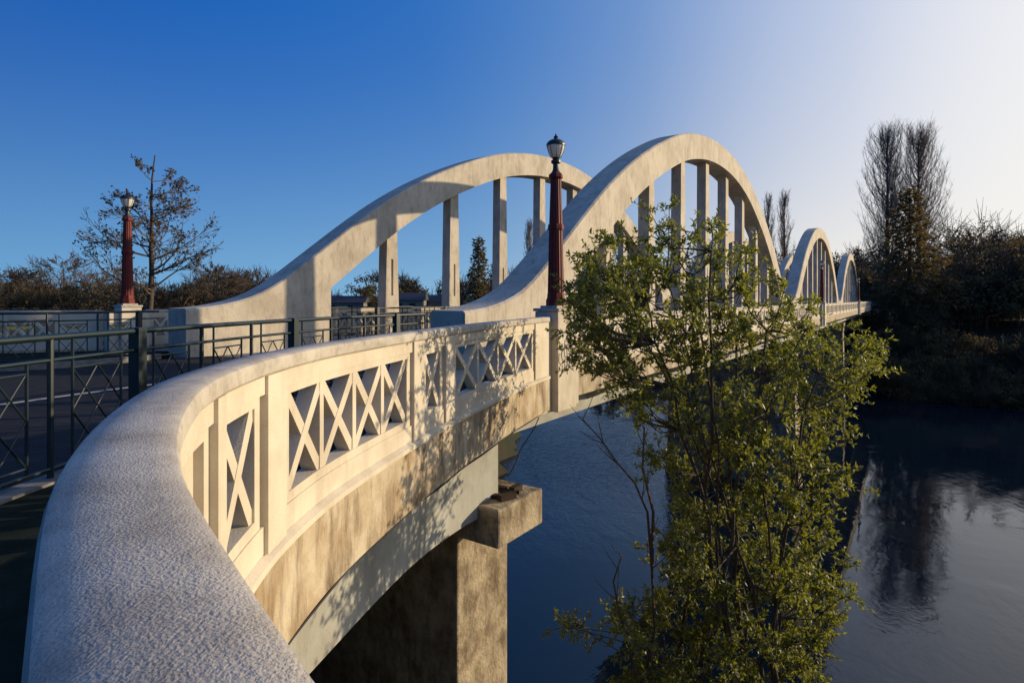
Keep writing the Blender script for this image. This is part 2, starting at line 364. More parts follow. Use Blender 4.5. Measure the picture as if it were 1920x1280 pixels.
# ---------------------------------------------------------------- the bridge
br=thing('arch_bridge',B(12,-6,-1.6),'white concrete bridge of three pairs of tall bowstring arches crossing the river','bridge')
TOP=[(0,7.25),(2,7.12),(4,6.70),(5.4,6.20),(7,5.44),(8.2,4.78),(9.3,4.08),(10.3,3.35),(11.3,2.52),(12.2,1.72),(12.8,1.18),(13.3,.74),(13.7,.42),(14.1,.17),(14.6,-.03),(15.2,-.17),(15.75,-.22)]
def topz(s):
    u=abs(s)*dy
    for i in range(len(TOP)-1):
        if u<=TOP[i+1][0]:
            k=(u-TOP[i][0])/(TOP[i+1][0]-TOP[i][0]); p0=TOP[max(i-1,0)]; p1=TOP[i]; p2=TOP[i+1]; p3=TOP[min(i+2,len(TOP)-1)]
            h=p2[0]-p1[0]; m1=0 if i==0 else (p2[1]-p0[1])/(p2[0]-p0[0]); m2=(p3[1]-p1[1])/(p3[0]-p1[0])
            return (2*k**3-3*k*k+1)*p1[1]+(k**3-2*k*k+k)*h*m1+(-2*k**3+3*k*k)*p2[1]+(k**3-k*k)*h*m2
    return TOP[-1][1]
SPR=14.75
def botcurve():
    out=[]
    n=80
    for i in range(n+1):
        s=-16.5+33*i/n; e=.05; sl=(topz(s+e)-topz(s-e))/(2*e); nx,nz=sl/math.hypot(1,sl),-1/math.hypot(1,sl)
        t=1.02+.12*min(1,(abs(s)/14)**2); out.append((s+nx*t,topz(s)+nz*t))
    return out
BC=botcurve()
def botz(s):
    for i in range(len(BC)-1):
        if BC[i][0]<=s<=BC[i+1][0]: k=(s-BC[i][0])/(BC[i+1][0]-BC[i][0]); return BC[i][1]*(1-k)+BC[i+1][1]*k
    return -1.5
HW=.44
for mid,bb,who in ((MIDR,BR,'r'),(MIDL,BL,'l')):
    for sp in range(3):
        mc=mid+sp*PZ; m=MB(); S=[]
        N=110
        for i in range(N+1): S.append(-19.12+38.24*i/N)
        rings=[]
        ss=sorted(S+[-SPR-.001,-SPR+.001,SPR-.001,SPR+.001])
        for s in ss:
            zt=topz(s); zb=botz(s) if abs(s)<SPR else -1.5
            hw=HW+.02
            rings.append([B(mc+s,bb-hw,zb),B(mc+s,bb-hw,zt-.05),B(mc+s,bb-hw+.05,zt),B(mc+s,bb+hw-.05,zt),B(mc+s,bb+hw,zt-.05),B(mc+s,bb+hw,zb)])
        m.rings(rings); arch=fixn(m.build('arch_rib',M['arch'],br,35))
        for i in range(8):
            s=(i-3.5)*3.405; zt=botz(s)+.12; h=MB(); a=mc+s; zb=-1.5
            def post(a0t,a1t,a0b,a1b,b0,b1,z0,z1):
                h.quadbox([B(a0b,b0,z0),B(a1b,b0,z0),B(a1b,b1,z0),B(a0b,b1,z0),B(a0t,b0,z1),B(a1t,b0,z1),B(a1t,b1,z1),B(a0t,b1,z1)])
            def w(z): return .36-.13*(z-zb)/(zt-zb)
            zs=[zb,.15,min(1.45,zt-.5),zt] if zt>1.3 else [zb,zt]
            for j in range(len(zs)-1):
                z0,z1=zs[j],zs[j+1]
                if j==1:
                    for q in (-1,1):
                        post(a+(q*.05 if q>0 else -w(z1)),a+(w(z1) if q>0 else -.05),a+(.05 if q>0 else -w(z0)),a+(w(z0) if q>0 else -.05),bb-.2,bb+.2,z0,z1)
                else: post(a-w(z1),a+w(z1),a-w(z0),a+w(z0),bb-.2,bb+.2,z0,z1)
            fixn(h.build('hanger',M['arch'],arch))
m=MB(); bbox(m,10.6,150,BR+.46,-.19,-1.62,-1.36); bbox(m,9,150,BLO+.4,BL-.46,-1.62,-1.36); bbox(m,9.3,150,BL+.44,BR-.44,-1.72,-1.46)
m.build('deck_slab',M['kerb'],br)
m=MB(); bbox(m,12.3,150,BR-.40,BR+.40,-2.95,-1.52); bbox(m,12.3,150,BL-.40,BL+.40,-2.95,-1.52); m.build('tie_girder',M['beam'],br)
for i in range(38):
    a=14.2+3.405*i
    m=MB(); m.rings([[B(a+q,BR+.403,-2.7),B(a+q,BR+.403,-1.625),B(a+q,-.2,-1.625),B(a+q,-.2,-1.85)] for q in (-.15,.15)]); fixn(m.build('bracket',M['beam'],br))
    if i<14:
        m=MB(); bbox(m,a-.2,a+.2,BL+.41,BR-.41,-2.6,-1.73); m.build('floor_beam',M['beam'],br)
for a in LAMP_A[1:]:
    m=MB()
    for bb in (BR,BL):
        m.rings([[B(a-w,bb-v,z),B(a+w,bb-v,z),B(a+w,bb+v,z),B(a-w,bb+v,z)] for z,w,v in ((-18,1.5,1.3),(-15,1.3,1.15),(-12.5,1.0,.95),(-4.2,.85,.8),(-2.97,1.15,.95))])
    bbox(m,a-.4,a+.4,BL+.9,BR-.9,-16,-4.0); fixn(m.build('pier',M['pier'],br))

# ---------------------------------------------------------------- fences
def fence(name,path,s0,s1,label,cat,post0=None,leafy=False,step=2.7,nb=3,simple=False,ztop=-.28,zbot=-1.30):
    c=path.P((s0+s1)/2,0,-1.4); r=thing(name,c,label,cat)
    m=MB()
    for z,rr in ((ztop,.026),(ztop-.17,.016),(zbot+.04,.018)):
        k=max(1,int((s1-s0)/.2)); m.tube([path.P(s0+(s1-s0)*i/k,0,z) for i in range(k+1)],rr,8)
    m.build('rail',M['rail'],r,50)
    p0=post0 if post0 is not None else s0+.1
    while p0-step>s0: p0-=step
    s=p0; posts=[]
    while s<s1: posts.append(s); s+=step
    for s in posts:
        m=MB()
        m.quadbox([path.P(s+i,j,zbot-.1) for i,j in ((-.05,-.05),(.05,-.05),(.05,.05),(-.05,.05))]+[path.P(s+i,j,ztop+.03) for i,j in ((-.05,-.05),(.05,-.05),(.05,.05),(-.05,.05))]); m.build('post',M['rail'],r)
    w=step/nb
    for s in [posts[0]-step]+posts:
        if leafy:
            for i in range(nb):
                x=s+w*(i+.5)
                if x<s0+.3 or x>s1-.3: continue
                m=MB()
                for e in (-1,1):
                    for zz,an in ((-.82,.55),(-.62,.35)):
                        q=path.P(x,0,zz); t=(path.P(x+.1,0,zz)-path.P(x-.1,0,zz)).normalized()*e
                        dd=t*math.cos(an)+Vector((0,0,math.sin(an))); nn_=Vector((t.y,-t.x,0)); m.leaf(q,dd,nn_,.2,.07)
                m.build('leaf_motif',M['leafgold'],r)
        m=MB()
        for i in range(nb):
            x=s+w*i
            if x<s0 or x+w>s1: continue
            if i: m.tube([path.P(x,0,ztop),path.P(x,0,zbot-.1)],.022,8)
            l=x+w*.22; rr_=x+w*.78; mm=(l+rr_)/2; zm0=ztop-.25; zm1=zbot+.10
            for q in (l,rr_): m.tube([path.P(q,0,ztop-(0 if q==l else .17)),path.P(q,0,zbot+.04)],.011,6)
            for z in (zm0,zm1): m.tube([path.P(l,0,z),path.P(rr_,0,z)],.009,6)
            # interlaced crossings forming diamonds
            h=(zm0+zm1)/2
            for la,lb in ((l,mm),(mm,rr_)):
                for za,zb_ in ((zm0,h),(h,zm1)):
                    m.tube([path.P(la,.0,za),path.P(lb,.0,zb_)],.0075,6); m.tube([path.P(la,.004,zb_),path.P(lb,.004,za)],.0075,6)
        if m.v: m.build('infill_bars',M['rail'],r)
    return r
FN=Path([(-3.2,-4),(-3.45,-1),(-3.55,1.2),(-3.5,2.6),(-3.46,3.83),(-3.38,5.15),(-3.22,6.6),(-2.98,7.9),(-2.45,9.6),(-1.72,11.1)])
fence('metal_fence',FN,0,FN.L,'dark teal metal pedestrian fence with crossed bars beside the curved parapet','fence',post0=FN.frompx(258))
FF=Path([(-24,12.6),(-17,11.4),(-13,11.1),(-10.4,11.6),(-9.2,12.8),(-8.7,14.0)])
fence('metal_fence',FF,0,FF.L,'dark metal fence with gold leaf motifs across the road','fence',leafy=True)
for b,a0,a1,l in ((BL+.75,16.5,49,'low dark metal railing along the roadway behind the largest left arch'),(BLO+.9,13,49,'dark metal railing on the far footpath seen between the hangers')):
    fence('metal_railing',pathB(a0,a1,b),0,a1-a0,l,'railing',step=3.4,nb=3)
fence('metal_railing',pathB(16.5,49,BR-.7),0,32.5,'dark metal railing along the roadway behind the nearest arch','railing',step=3.4,nb=3)

# ---------------------------------------------------------------- road, footpaths
def sheet(name,pts,z0,z1,m_,label,cat=None):
    n=len(pts); mb=MB(); mb.v=[(x,y,z0) for x,y in pts]+[(x,y,z1) for x,y in pts]
    mb.f=[tuple(range(n))[::-1],tuple(range(n,2*n))]+[(i,(i+1)%n,n+(i+1)%n,n+i) for i in range(n)]
    o=fixn(mb.build(name,m_)); tag(o,label,cat,kind='structure'); return o
fn=[(FN.P(s,.1,0).x,FN.P(s,.1,0).y) for s in [FN.L*i/30 for i in range(31)]]
ff=[(FF.P(s,-.1,0).x,FF.P(s,-.1,0).y) for s in [FF.L*i/20 for i in range(21)]]
q1=B(12,BR-.45,0); q2=B(11.2,BL+.45,0)
sheet('road',[(-24,-4)]+fn+[(q1.x,q1.y),(q2.x,q2.y)]+ff[::-1],-1.75,-1.452,M['asphalt'],'dark asphalt road leading onto the bridge','road')
fn2=[(FN.P(s,-.1,0).x,FN.P(s,-.1,0).y) for s in [FN.L*i/40 for i in range(41)]]
rp2=[(RP.P(s,.16,0).x,RP.P(s,.16,0).y) for s in [RP.L*i/60 for i in range(61)]]
o=sheet('footpath',fn2+[(-1.2,11.4),(.3,10.3)]+rp2[::-1],-1.49,-1.345,M['path'],'dark footpath between the metal fence and curved parapet','footpath')
lp=[(LPp.P(s,-.0,0).x,LPp.P(s,-.0,0).y) for s in [LPp.L*i/20 for i in range(21)]]
ff2=[(FF.P(s,.1,0).x,FF.P(s,.1,0).y) for s in [FF.L*i/20 for i in range(21)]]
sheet('footpath',ff2+[(-8.9,15.0)]+lp[::-1],-1.75,-1.345,M['path'],'far dark footpath across the road','footpath')
for p_,e,l in ((FN,1,'pale concrete kerb under the near metal fence'),(FF,-1,'pale kerb at the far side of the road')):
    m=MB(); p_.sweep(m,0,p_.L,[(-.1,-1.72),(-.1,-1.325),(.1,-1.325),(.1,-1.72)],.25); k=m.build('kerb',M['kerb']); fixn(k); tag(k,l,'kerb',kind='structure')
RC=Path([(-10,-4),(-8.6,1),(-7.9,4.5),(-7.2,7.6),(-5.6,10.8),(-3.9,13.2)])
m2=MB()
RC.sweep(m2,0,RC.L,[(-.05,-1.451),(-.05,-1.448),(.05,-1.448),(.05,-1.451)],.3)
o=m2.build('road_marking',M['line']); fixn(o); tag(o,'painted centre line curving along the approach road','road marking',kind='structure')
m=MB(); bbox(m,13,150,(BL+BR)/2-.05,(BL+BR)/2+.05,-1.459,-1.4555); o=m.build('road_marking',M['line']); tag(o,'painted centre line on the bridge deck','road marking',kind='structure')

# ---------------------------------------------------------------- terrain + water
def sm(a,b,x): t=min(max((x-a)/(b-a),0),1); return t*t*(3-2*t)
def ter(p,q):
    sh=sm(-14,-38,p)*42 - sm(10,60,p)*6
    z=-1.8-min(max(q-.6-sh,0)*1.22,15)
    qf=98+sm(-10,-200,p)*40+1.8*math.sin(p*.21)+1.1*math.sin(p*.53+1)
    z2=-16+min(max(q-qf,0)*.40,12.5)+max(0,min((q-qf-60)*.03,7))+sm(20,120,p)*sm(qf+10,qf+90,q)*5
    z=max(z,z2) 
    return z+.25*math.sin(p*.35)*math.sin(q*.3)*(1 if q>-2 and q<400 and (q>8 or p<-20) else 0)
def terW(x,y): p=x*dy-y*dx; q=x*dx+y*dy; return ter(p,q)
qs=[-400,-100,-40,-15,-6,-3,-1]+[i*.7 for i in range(0,22)]+[18,22,27,33,40,46,50,54,58,62,68,76,84,90]+[94+i*1.5 for i in range(32)]+[150,165,180,200,230,270,320,400,600,1000,2500]
ps=[-2500,-900,-500,-350,-250,-200,-160,-130,-105,-85,-70]+[-60+i*2 for i in range(66)]+[75,85,100,120,150,190,240,320,450,700,1500]
mb=MB()
for p in ps:
    for q in qs:
        x=p*dy+q*dx; y=-p*dx+q*dy; mb.v.append((x,y,ter(p,q)))
nq=len(qs)
for i in range(len(ps)-1):
    for j in range(nq-1): a=i*nq+j; mb.f.append((a,a+nq,a+nq+1,a+1))
g=mb.build('ground',M['ground'],None,180); tag(fixn(g),'grassy river banks and distant land','ground',kind='structure')
mb=MB(); mb.v=[(p*dy+q*dx,-p*dx+q*dy,-14.0) for p,q in ((-2400,4),(1400,4),(1400,200),(-2400,200))]; mb.f=[(0,1,2,3)]
w=mb.build('river_water',M['water']); tag(fixn(w),'dark blue rippled river reflecting the sky','river',kind='structure')

# ---------------------------------------------------------------- vegetation
def rv(r): 
    while True:
        v=Vector((r.uniform(-1,1),r.uniform(-1,1),r.uniform(-1,1)))
        if .05<v.length<1: return v.normalized()
def grow(mb,p,d,l,r,depth,rg,up=.15,spread=.7,kids=4,tips=None,n=5,wob=.18,shrink=.62,minr=.01):
    pts=[p]; rs=[r]; k=4
    for i in range(k):
        d=(d+rv(rg)*wob+Vector((0,0,up))).normalized(); p=p+d*(l/k); pts.append(p); rs.append(max(r*(1-.5*(i+1)/k),minr*.6))
    mb.tube(pts,rs,n if depth>1 else 4,False)
    if depth<=0:
        if tips is not None: tips += pts[2:]
        return
    for i in range(kids):
        t=rg.uniform(.35,1); j=min(int(t*k),k-1); q=pts[j].lerp(pts[j+1],t*k-j)
        nd=(d+rv(rg)*spread).normalized()
        grow(mb,q,nd,l*shrink*rg.uniform(.75,1.15),max(rs[j]*.6,minr),depth-1,rg,up,spread,kids,tips,n,wob,shrink,minr)
    grow(mb,pts[-1],d,l*shrink,max(rs[-1],minr),depth-1,rg,up,spread,kids,tips,n,wob,shrink,minr)
def bare(name,base,h,label,seed,leaves=0,kind='bare tree',minr=.02,lean=Vector((0,0,0)),group=None,wid=1.0,nb=26):
    rg=random.Random(seed); base=Vector(base); r=thing(name,base,label,kind,group)
    t=MB(); cr=MB(); tips=[]
    pts=[base]; d=Vector((0,0,1))+lean
    for i in range(8): d=(d+rv(rg)*.08+Vector((0,0,.1))).normalized(); pts.append(pts[-1]+d*h*.88/8)
    rs=[h*.016*(1-i/9.5) for i in range(9)]; t.tube(pts,rs,8)
    for i in range(nb):
        u=rg.uniform(.22,.98); j=min(int(u*8),7); q=pts[j].lerp(pts[j+1],u*8-j); a=i*2.4
        l=(h*.36*(1.15-u)*rg.uniform(.6,1.25)+h*.035)*wid
        grow(cr,q,Vector((math.cos(a),math.sin(a),.3)),l,max(rs[j]*.4,minr*1.5),3,rg,.05,.75,3,tips,5,.22,.58,minr)
    t.build('trunk',M['bark'],r,60); cr.build('crown',M['twig'],r)
    if leaves:
        lf=MB()
        for k in range(leaves):
            q=tips[rg.randrange(len(tips))]; lf.leaf(q+rv(rg)*.1,rv(rg),rv(rg),.17,.10)
        lf.build('foliage',M['brush'],r)
    return r
def poplar(base,h,w,label,seed,minr=.03,nb=230):
    rg=random.Random(seed); base=Vector(base); r=thing('poplar_tree',base,label,'poplar')
    t=MB(); t.tube([base+Vector((0,0,h*k)) for k in (0,.3,.6,.97)],[h*.016,h*.011,h*.006,.03],8); t.build('trunk',M['bark'],r,60)
    cr=MB()
    for i in range(nb):
        u=rg.uniform(.06,.90); a=rg.uniform(0,6.28); env=w*min(1,((u+.1)/.4)**.7)*(1-max(0,(u-.5)/.5)**1.5*.8)
        l=min(h*.22,(1.0-u)*h)*rg.uniform(.6,1.1); p=base+Vector((0,0,u*h)); o=Vector((math.cos(a),math.sin(a),0))*env*rg.uniform(.25,1.1)
        pts=[p,p+o*.6+Vector((0,0,l*.3)),p+o*.95+Vector((0,0,l*.65)),p+o*1.1+Vector((0,0,l))]; cr.tube(pts,[minr*2,minr*1.5,minr,minr*.6],4,False)
        for k in range(20):
            tt=rg.uniform(.2,1); j=min(int(tt*3),2); q=pts[j].lerp(pts[j+1],tt*3-j)
            e=q+Vector((rg.uniform(-.8,.8),rg.uniform(-.8,.8),rg.uniform(.6,1.6)))*(h/33); cr.tube([q,e],[minr*.62,minr*.3],3,False)
    cr.build('crown',M['poptwig'],r); return r
def clumps(mb,c,rad,n,ls,rg,hollow=.5,flat=1.0):
    for _ in range(n):
        v=rv(rg)*(rg.uniform(hollow,1)); v=Vector((v.x*rad.x,v.y*rad.y,v.z*rad.z)); q=c+v; mb.leaf(q,rv(rg),rv(rg),ls*rg.uniform(.6,1.3),ls*.6)
def conifer(base,h,w,label,seed,droop=-.15):
    rg=random.Random(seed); base=Vector(base); r=thing('conifer_tree',base,label,'conifer')
    t=MB(); t.tube([base,base+Vector((0,0,h*.5)),base+Vector((0,0,h))],[h*.022,h*.012,.03],7); t.build('trunk',M['bark'],r,60)
    cr=MB()
    for i in range(95):
        u=(i/95)**.9*.93+.06; a=i*2.399; l=w*(1-u)**.8*rg.uniform(.45,1.25)+.3; dd=Vector((math.cos(a),math.sin(a),droop)); p=base+Vector((0,0,u*h))
        cr.tube([p,p+dd*l],[.08,.03],3,False)
        k=int(8+l*9)
        for j in range(k):
            q=p+dd*l*rg.uniform(.15,1)+rv(rg)*.35*(h/15); cr.leaf(q,dd+rv(rg)*.8,rv(rg),h*.035,h*.015)
    cr.build('crown',M['needle'],r); return r
def bushy(name,base,h,w,label,seed,m_='needle',group=None,cat='tree',ls=.5):
    rg=random.Random(seed); base=Vector(base); r=thing(name,base,label,cat,group)
    t=MB(); cr=MB(); t.tube([base,base+Vector((0,0,h*.35)),base+Vector((w*.1,0,h*.7))],[h*.03,h*.02,h*.01],7)
    for i in range(16):
        a=i*2.4; u=rg.uniform(.35,.95); rad=w*.75*math.sin(math.pi*min(.95,u))**.6; c=base+Vector((math.cos(a)*rad*rg.uniform(.3,1),math.sin(a)*rad*rg.uniform(.3,1),h*u))
        t.tube([base+Vector((0,0,h*.3)),base.lerp(c,.6)+Vector((0,0,h*.1)),c],[h*.012,h*.008,.02],4,False)
        s=w*rg.uniform(.25,.42); clumps(cr,c,Vector((s,s,s*.75)),110,ls,rg)
    t.build('trunk',M['bark'],r); cr.build('crown',M[m_],r); return r
def gz(px,Y): x=(px-960)/F*Y; return (x,Y,terW(x,Y)-.2)
def hh(px,Y,top): return (HZ-top)/F*Y-gz(px,Y)[2]

# right bank
poplar(gz(1664,112),hh(1664,112,236),4.6,'tall bare poplar on the right bank, left of the closest pair',11,.028,nb=350)
poplar(gz(1722,114),hh(1722,114,236),5.0,'tall bare poplar on the right bank, right of the closest pair',12,.028,nb=370)
poplar(gz(1441,150),hh(1441,150,368),1.9,'small distant bare poplar behind the arch, left of its pair',13,.035,110)
poplar(gz(1471,150),hh(1471,150,362),2.2,'small distant bare poplar behind the arch, right of its pair',14,.035,120)
poplar(gz(993,190),hh(993,190,412),2.4,'distant bare poplar seen between the two nearest arches',15,.05,80)
conifer(gz(1706,100),27,8.5,'dark spreading conifer standing in front of the tall poplars',21)
bare('bare_tree',gz(1830,108),hh(1830,108,425),'bare winter tree on the right bank beyond the tall poplars',31,minr=.05)
bare('bare_tree',gz(1895,104),hh(1895,104,450),'bare winter tree at the right edge of the view',32,minr=.05)
bare('bare_tree',gz(1615,135),hh(1615,135,450),'bare tree left of the tall poplars near the bridge end',33,minr=.05)
k=0
for px,Y,h,w_ in ((1790,100,8,5),(1850,98,9,6),(1910,96,9.5,6),(1960,96,11,6),(1760,118,9,6),(1635,125,9,5),(1668,120,8,5),(1900,120,17,8),(1600,150,12,7)):
    k+=1; pl=['at the foot of the conifer','below the bare tree','near the right edge of the picture','beyond the right edge','behind the conifer','beside the bridge end','under the tall poplars','on the hillside at far right','behind the third arch'][k-1]
    bushy('bushy_tree',gz(px,Y),h,w_,'dark rounded evergreen tree '+pl,40+k,ls=.7)
# left
bare('bare_tree',gz(274,31),11.4,'sparse brown leaved tree standing alone behind the red lamp at left',52,leaves=2600,kind='tree',minr=.011,lean=Vector((.10,0,0)),wid=.58,nb=30)
conifer(gz(897,150),hh(897,150,443),4.2,'dark pointed conifer seen under the left arch',22,.0)
conifer(gz(928,160),hh(928,160,492),4.2,'shorter dark conifer beside the pointed one under the arch',23,.0)
bushy('bushy_tree',gz(735,160),hh(735,160,505),6,'broad dark tree left of the second hanger under the arch',71,ls=.8)
bushy('bushy_tree',gz(690,170),hh(690,170,520),6,'low dark tree right of the arch foot',72,ls=.8)
for px,Y,top,sd,l in ((118,85,476,34,'wide bare tree on the skyline left of the red lamp'),(20,95,502,35,'bare tree on the skyline at the left edge of the view'),(470,100,503,36,'small round bare tree on the skyline left of the arch'),(405,90,492,37,'bare tree on the skyline behind the far arch foot')):
    x=(px-960)/F*Y; bare('bare_tree',(x,Y,-2.2),(HZ-top)/F*Y+2.2,l,sd,minr=.03,wid=1.25,nb=30)
def wood(name,specs,label,seed,m_='brush',tws=.55,base=None):
    rg=random.Random(seed); mb=MB()
    for (px,Y,h) in specs:
        x,y,z=gz(px,Y); w=h*rg.uniform(.4,.6); tw=rg.random()<tws
        if base is not None: z=base
        b=Vector((x,y,z)); mb.tube([b,b+Vector((0,0,h*.6))],[h*.02,.04],4,False)
        for i in range(9):
            a=i*2.4; u=rg.uniform(.3,.9); c=b+Vector((math.cos(a)*w*.6,math.sin(a)*w*.6,h*u)); s=w*.4
            if tw:
                mb.tube([b+Vector((0,0,h*.3)),c],[.1,.05],3,False)
                for _ in range(26):
                    q=c+rv(rg)*s*.3; mb.tube([q,q+(rv(rg)+Vector((0,0,.5)))*s],[Y*.0005,Y*.0002],3,False)
                clumps(mb,c,Vector((s,s,s*.8)),5,.004*Y,rg,.3)
            else: clumps(mb,c,Vector((s,s,s*.8)),55,.0045*Y,rg,.3)
    o=mb.build(name,M[m_]); tag(o,label,'wood',kind='stuff'); return o
sp=[]
rg=random.Random(5)
for i in range(230):
    px=rg.uniform(-60,1640); Y=rg.uniform(270,330) if px<620 else rg.uniform(175,250); sp.append((px,Y,rg.uniform(8,15)*(1.35 if px<500 else (1.15 if px<1100 else 1.4))))
wood('far_wood',sp,'distant line of trees across the river along the horizon',61)
sp=[(rg.uniform(-40,560),rg.uniform(70,130),rg.uniform(2.6,4.6)+(rg.random()**4)*4.5) for i in range(100)]
wood('winter_wood',sp,'brown winter trees behind the left parapet',62,tws=.6,base=-2.2)
sp=[(rg.uniform(1640,1990),rg.uniform(95,190),rg.uniform(6,12)) for i in range(130)]+[(rg.uniform(1770,2000),rg.uniform(125,190),rg.uniform(11,24)) for i in range(50)]+[(rg.uniform(1640,2040),0,rg.uniform(2.5,6)) for i in range(260)]+[(rg.uniform(1790,2000),rg.uniform(96,120),rg.uniform(7,11)) for i in range(50)]
sp2=[]
for px,Y,h in sp:
    if Y==0: # along the water's edge
        tx=(px-960)/F; Y=(97.0+rg.uniform(0,17)**1.0)/(tx*dx+dy)
    sp2.append((px,Y,h))
wood('bank_wood',sp2,'dense dark wood covering the right river bank',63,'needle')
def house(px,Y,w_,h,label):
    x,y,z=gz(px,Y); z=max(z,-4); r=thing('house',(x,y,z),label,'house')
    m=MB(); m.box(x-w_,x+w_,y-4,y+4,z-3,z+h); m.build('wall',M['housewall'],r)
    m=MB(); m.rings([[(q,y-4.6,z+h),(q,y,z+h+2.0),(q,y+4.6,z+h)] for q in (x-w_-.5,x+w_+.5)]); fixn(m.build('roof',M['roof'],r))
    for e in (-.5,.35):
        m=MB(); m.box(x+e*w_-.8,x+e*w_+.8,y-4.06,y-4.01,z+h-2,z+h-.8); m.build('window',M['pane'],r)
house(650,168,6,3.2,'low grey house with dark roof seen under the left arch, leftmost'); house(768,150,4,3.9,'grey house with dark roof just left of the second hanger'); house(806,158,6,3.4,'wide grey house behind the second hanger')

# foreground shrub
rg=random.Random(3)
SB=Vector((3.0,7.2,-6.4)); sh=thing('leafy_tree',SB,'leafy yellow green tree growing up from the bank in front of the bridge','tree')
tw=MB(); lf=MB()
blobs=[(1240,430,60,45,5),(1160,500,70,60,10),(1110,545,45,60,11),(1090,610,35,60,9),(1120,640,50,60,10),(1300,490,90,70,10),(1380,490,60,50,6),(1410,560,80,60,10),(1200,580,110,70,20),(1330,610,110,80,17),(1460,610,70,60,9),(1180,500,90,60,9),
 (1150,670,80,60,13),(1250,690,110,70,16),(1400,690,110,70,16),(1510,660,75,50,8),(1585,650,55,40,6),(1622,690,30,45,5),(1535,730,85,50,9),(1590,720,45,40,5),
 (1220,760,80,50,9),(1350,790,110,70,16),(1480,790,85,60,12),(1540,850,60,50,7),(1575,900,35,40,3),
 (1290,870,70,60,9),(1370,890,110,80,16),(1480,900,80,80,13),(1280,980,60,60,9),(1350,1000,110,80,17),(1450,1010,100,90,17),(1530,1060,55,60,8),
 (1250,1080,70,60,9),(1360,1110,120,80,19),(1480,1130,90,80,16),(1540,1130,50,50,6),(1110,1175,60,20,4),(1200,1160,50,35,6),
 (1270,1200,90,60,13),(1400,1220,130,60,19),(1510,1230,75,60,10),(1300,1290,120,60,15),(1450,1310,130,60,16),(1210,1300,50,50,7),(1540,1320,55,50,7)]
stems=[(1215,560,.040),(1290,520,.045),(1370,560,.05),(1440,620,.045),(1530,700,.036),(1250,640,.03),(1340,470,.04),(1180,560,.03),(1400,800,.036),(1480,900,.03),(1310,600,.028),(1420,700,.028),(1260,520,.026)]
spines=[]
for i,(px,py,r0) in enumerate(stems):
    Y=7.2+rg.uniform(-.7,.7); top=at(px,py,Y); b=SB+Vector((rg.uniform(-1.1,.8),rg.uniform(-.5,.5),0)); pts=[]
    for k in range(13):
        t=k/12; q=b.lerp(top,t); q.x=b.x+(top.x-b.x)*(t**1.5); q+=Vector((rg.uniform(-.06,.06),rg.uniform(-.06,.06),0)); pts.append(q)
    st2=MB(); st2.tube(pts,[r0*(1-.75*k/12) for k in range(13)],7); st2.build('stem',M['bark'],sh,60); spines.append(pts)
allp=[p for s in spines for p in s[3:]]
for (bx,by,rx,ry,n) in blobs:
    for _ in range(n):
        a=rg.uniform(0,6.28); rr=math.sqrt(rg.random()); px=bx+rx*rr*math.cos(a); py=by+ry*rr*math.sin(a); Y=7.2+rg.gauss(0,.6)
        c=at(px,py,Y); best=min(allp,key=lambda q:(q-c).length+max(0,q.z-c.z+.2)*2.5)
        mid=best.lerp(c,.55)+Vector((0,0,-.08+rg.uniform(-.1,.05)))
        tw.tube([best,mid,c],[.011,.007,.005],4,False)
        out=(c-best).normalized() if (c-best).length>.01 else Vector((0,0,1))
        for t in range(8):
            d=(out*.5+rv(rg)*.9+Vector((0,0,.3))).normalized(); l=rg.uniform(.12,.34); s0=c if t<5 else mid.lerp(c,rg.random())
            e=s0+d*l+Vector((0,0,-.03)); tw.tube([s0,s0+d*l*.5,e],[.004,.003,.002],3,False)
            for j in range(19):
                u=rg.uniform(.15,1.05); q=s0.lerp(e,u); ld=(d*.5+rv(rg)).normalized(); nn_=(rv(rg)*.8+Vector((0,0,.8)))
                lf.leaf(q,ld,nn_,rg.uniform(.038,.082),rg.uniform(.018,.034))
tw.build('twigs',M['bark'],sh); lf.build('foliage',M['leaf'],sh)
for i,(pts) in enumerate(([(1205,1290,7.2),(1228,1180,7.1),(1222,1060,7.1),(1214,960,7.0),(1190,905,7.0),(1158,868,7.0),(1128,825,7.0),(1092,785,7.0)],[(1200,1290,6.9),(1178,1210,6.9),(1162,1150,6.9),(1150,1090,6.9),(1166,1040,6.9)],[(1222,1060,7.1),(1225,960,7.0),(1205,880,7.0),(1208,800,7.0)])):
    P_=[at(*q) for q in pts]
    if i<2: P_=[P_[0]+Vector((.1,.2,-1.6))]+P_
    t=MB(); t.tube(P_,[.024*(1-.8*k/len(P_)) for k in range(len(P_))],6)
    for k in range(2,len(P_)-1):
        for _ in range(2):
            d=Vector((rg.uniform(-1,.6),rg.uniform(-.4,.4),rg.uniform(.4,1))).normalized(); l=rg.uniform(.2,.5); q=P_[k].lerp(P_[k+1],rg.random())
            t.tube([q,q+d*l*.5+Vector((0,0,-.02)),q+d*l],[.007,.005,.002],4,False)
    t.build('bare_stem',M['twig'],sh,60)

